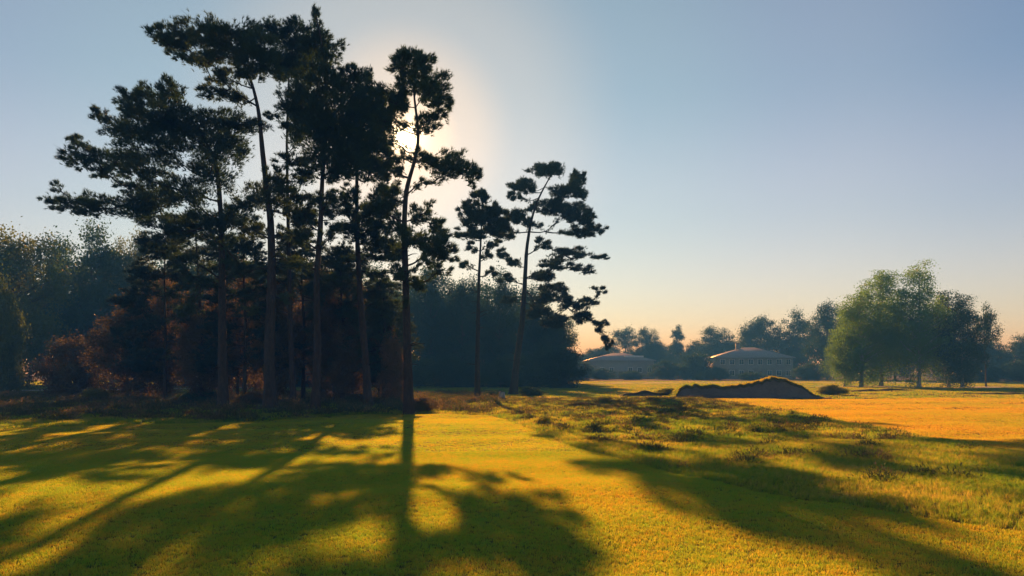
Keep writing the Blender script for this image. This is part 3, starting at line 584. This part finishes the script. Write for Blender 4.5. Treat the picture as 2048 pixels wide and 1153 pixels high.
def scatter(name, P, protos, smin, smax, seed):
    r = np.random.default_rng(seed); n_ = len(P)
    me = bpy.data.meshes.new(name); me.vertices.add(n_); me.vertices.foreach_set('co', P.astype(np.float32).ravel())
    ra = me.attributes.new('turn', 'FLOAT', 'POINT'); ra.data.foreach_set('value', r.uniform(0, 6.28, n_).astype(np.float32))
    sa = me.attributes.new('size', 'FLOAT', 'POINT'); sz = (smin + (smax - smin) * r.random(n_)); sa.data.foreach_set('value', sz.astype(np.float32))
    ia = me.attributes.new('pick', 'INT', 'POINT'); ia.data.foreach_set('value', r.integers(0, len(protos), n_).astype(np.int32))
    col = bpy.data.collections.new(name + '_sources')
    for q, pm in enumerate(protos): col.objects.link(bpy.data.objects.new('%s_tuft' % name, pm))
    o = obj(name, me); o['kind'] = 'stuff'
    ng = bpy.data.node_groups.new(name, 'GeometryNodeTree'); ng.interface.new_socket('Geometry', in_out='INPUT', socket_type='NodeSocketGeometry'); ng.interface.new_socket('Geometry', in_out='OUTPUT', socket_type='NodeSocketGeometry')
    N, L_ = ng.nodes, ng.links; gi = N.new('NodeGroupInput'); go = N.new('NodeGroupOutput'); mp = N.new('GeometryNodeMeshToPoints'); ip = N.new('GeometryNodeInstanceOnPoints'); ci = N.new('GeometryNodeCollectionInfo')
    ci.inputs['Collection'].default_value = col; ci.inputs['Separate Children'].default_value = True; ci.inputs['Reset Children'].default_value = True
    def na(nm, tp):
        x_ = N.new('GeometryNodeInputNamedAttribute'); x_.data_type = tp; x_.inputs['Name'].default_value = nm; return x_.outputs['Attribute']
    cx = N.new('ShaderNodeCombineXYZ'); L_.new(na('turn', 'FLOAT'), cx.inputs['Z'])
    L_.new(gi.outputs[0], mp.inputs['Mesh']); L_.new(mp.outputs[0], ip.inputs['Points']); L_.new(ci.outputs[0], ip.inputs['Instance']); ip.inputs['Pick Instance'].default_value = True
    L_.new(na('pick', 'INT'), ip.inputs['Instance Index']); L_.new(cx.outputs[0], ip.inputs['Rotation']); L_.new(na('size', 'FLOAT'), ip.inputs['Scale']); L_.new(ip.outputs[0], go.inputs[0])
    md = o.modifiers.new('scatter', 'NODES'); md.node_group = ng; return o
def wedge(r, n_, y0, y1, margin=1.12):
    y = np.sqrt(r.uniform(y0 ** 2, y1 ** 2, n_)); x_ = r.uniform(-1, 1, n_) * y * 1024 / F * margin; return x_, y
r = np.random.default_rng(99)
FT = [tuft('fairway_tuft', 14, .04, .0055, .06, .8, M_GFAIR, s) for s in range(5)]
RT = [tuft('rough_tuft', 16, .17, .009, .12, .9, M_GROUGH, s + 10) for s in range(4)]
FT2 = [tuft('fairway_tuft', 14, .055, .016, .2, .8, M_GFAIR, s + 20) for s in range(3)]
RT2 = [tuft('rough_tuft', 16, .2, .025, .3, .7, M_GROUGH, s + 30) for s in range(3)]
FT4 = [tuft('fairway_tuft', 14, .055, .016, .2, .8, M_GFAR, s + 60) for s in range(3)]
FT3 = [tuft('field_tuft', 14, .09, .05, .5, .8, M_GROUGH, s + 40) for s in range(3)]
HT = [sprig('heather_sprig', s, M_HEATH) for s in range(4)]
def fair(x_, y):
    left = (x_ < near_edge(y) + .08 * noise(x_, y, .6, 9)) & (x_ > -26 + np.maximum(0, y - 21) * 1.3 + 1.6 * noise(y * 0, y, 9, 5)) & (y < 37.5 + 2.2 * noise(x_, y, 7, 6))
    right = (x_ > far_edge(y)) & (y < 60); return left | right
def put(name, n_, y0, y1, protos, s0, s1, cond, seed):
    x_, y = wedge(r, n_, y0, y1); k = cond(x_, y); x_, y = x_[k], y[k]
    scatter(name, np.stack([x_, y, gh(x_, y) + .02], 1), protos, s0, s1, seed)
bunk = lambda x_, y: (x_ > 12) & (x_ < 24.8) & (y > 60) & (y < 68)
put('fairway_grass', 230000, 5, 20, FT, .7, 1.2, fair, 1)
put('fairway_grass', 170000, 20, 42, FT2, .5, .8, lambda a, c: fair(a, c) & (a < near_edge(c) + 1), 2)
put('fairway_grass', 170000, 20, 42, FT4, .5, .8, lambda a, c: fair(a, c) & (a > near_edge(c) + 1), 12)
put('fairway_grass', 70000, 42, 62, FT4, .7, 1.1, lambda a, c: fair(a, c) & ~bunk(a, c), 3)
put('rough_grass', 90000, 6, 24, RT, .25, .6, lambda a, c: ~fair(a, c), 4)
put('rough_grass', 110000, 24, 60, RT2, .3, .65, lambda a, c: ~fair(a, c) & ~bunk(a, c), 5)
onpath = lambda a, c: (np.abs(c - np.interp(a, [-95, -54, -38, -10, 12, 36, 58, 110], [80, 85, 98, 128, 141, 150, 151, 140])) < 3.4) | ((a > 38) & (np.abs(c - np.interp(a, [38, 50, 70, 120], [118, 108, 104, 101])) < 2.9))
put('rough_grass', 70000, 60, 175, FT3, .6, 1.0, lambda a, c: ~fair(a, c) & ~bunk(a, c) & ~onpath(a, c), 6)
put('heather', 26000, 7, 62, HT, .25, .6, lambda a, c: (strip_mask(a, c) > .4) & (noise(a, c, 3.4, 2) + .6 * noise(a, c, 1.3, 3) + .04 * (c - 26) > .6), 7)
put('heather', 26000, 32, 75, HT, .4, 1.0, lambda a, c: ~fair(a, c) & (a < -1) & (noise(a, c, 3.1, 4) + .5 * noise(a, c, 1.6, 5) > .25), 8)

hp = np.stack(hump[2:8], 0) + off; m_, n_ = hp.shape[:2]; ii = r.integers(0, m_ - 1, 6000); jj = r.integers(0, n_ - 1, 6000); t1 = r.random((6000, 1)) ** 1.6; t2 = r.random((6000, 1))
hp = (hp[ii, jj] * (1 - t1) + hp[ii + 1, jj] * t1) * (1 - t2) + (hp[ii, jj + 1] * (1 - t1) + hp[ii + 1, jj + 1] * t1) * t2
scatter('bank_grass', hp, RT2, .25, .6, 12)
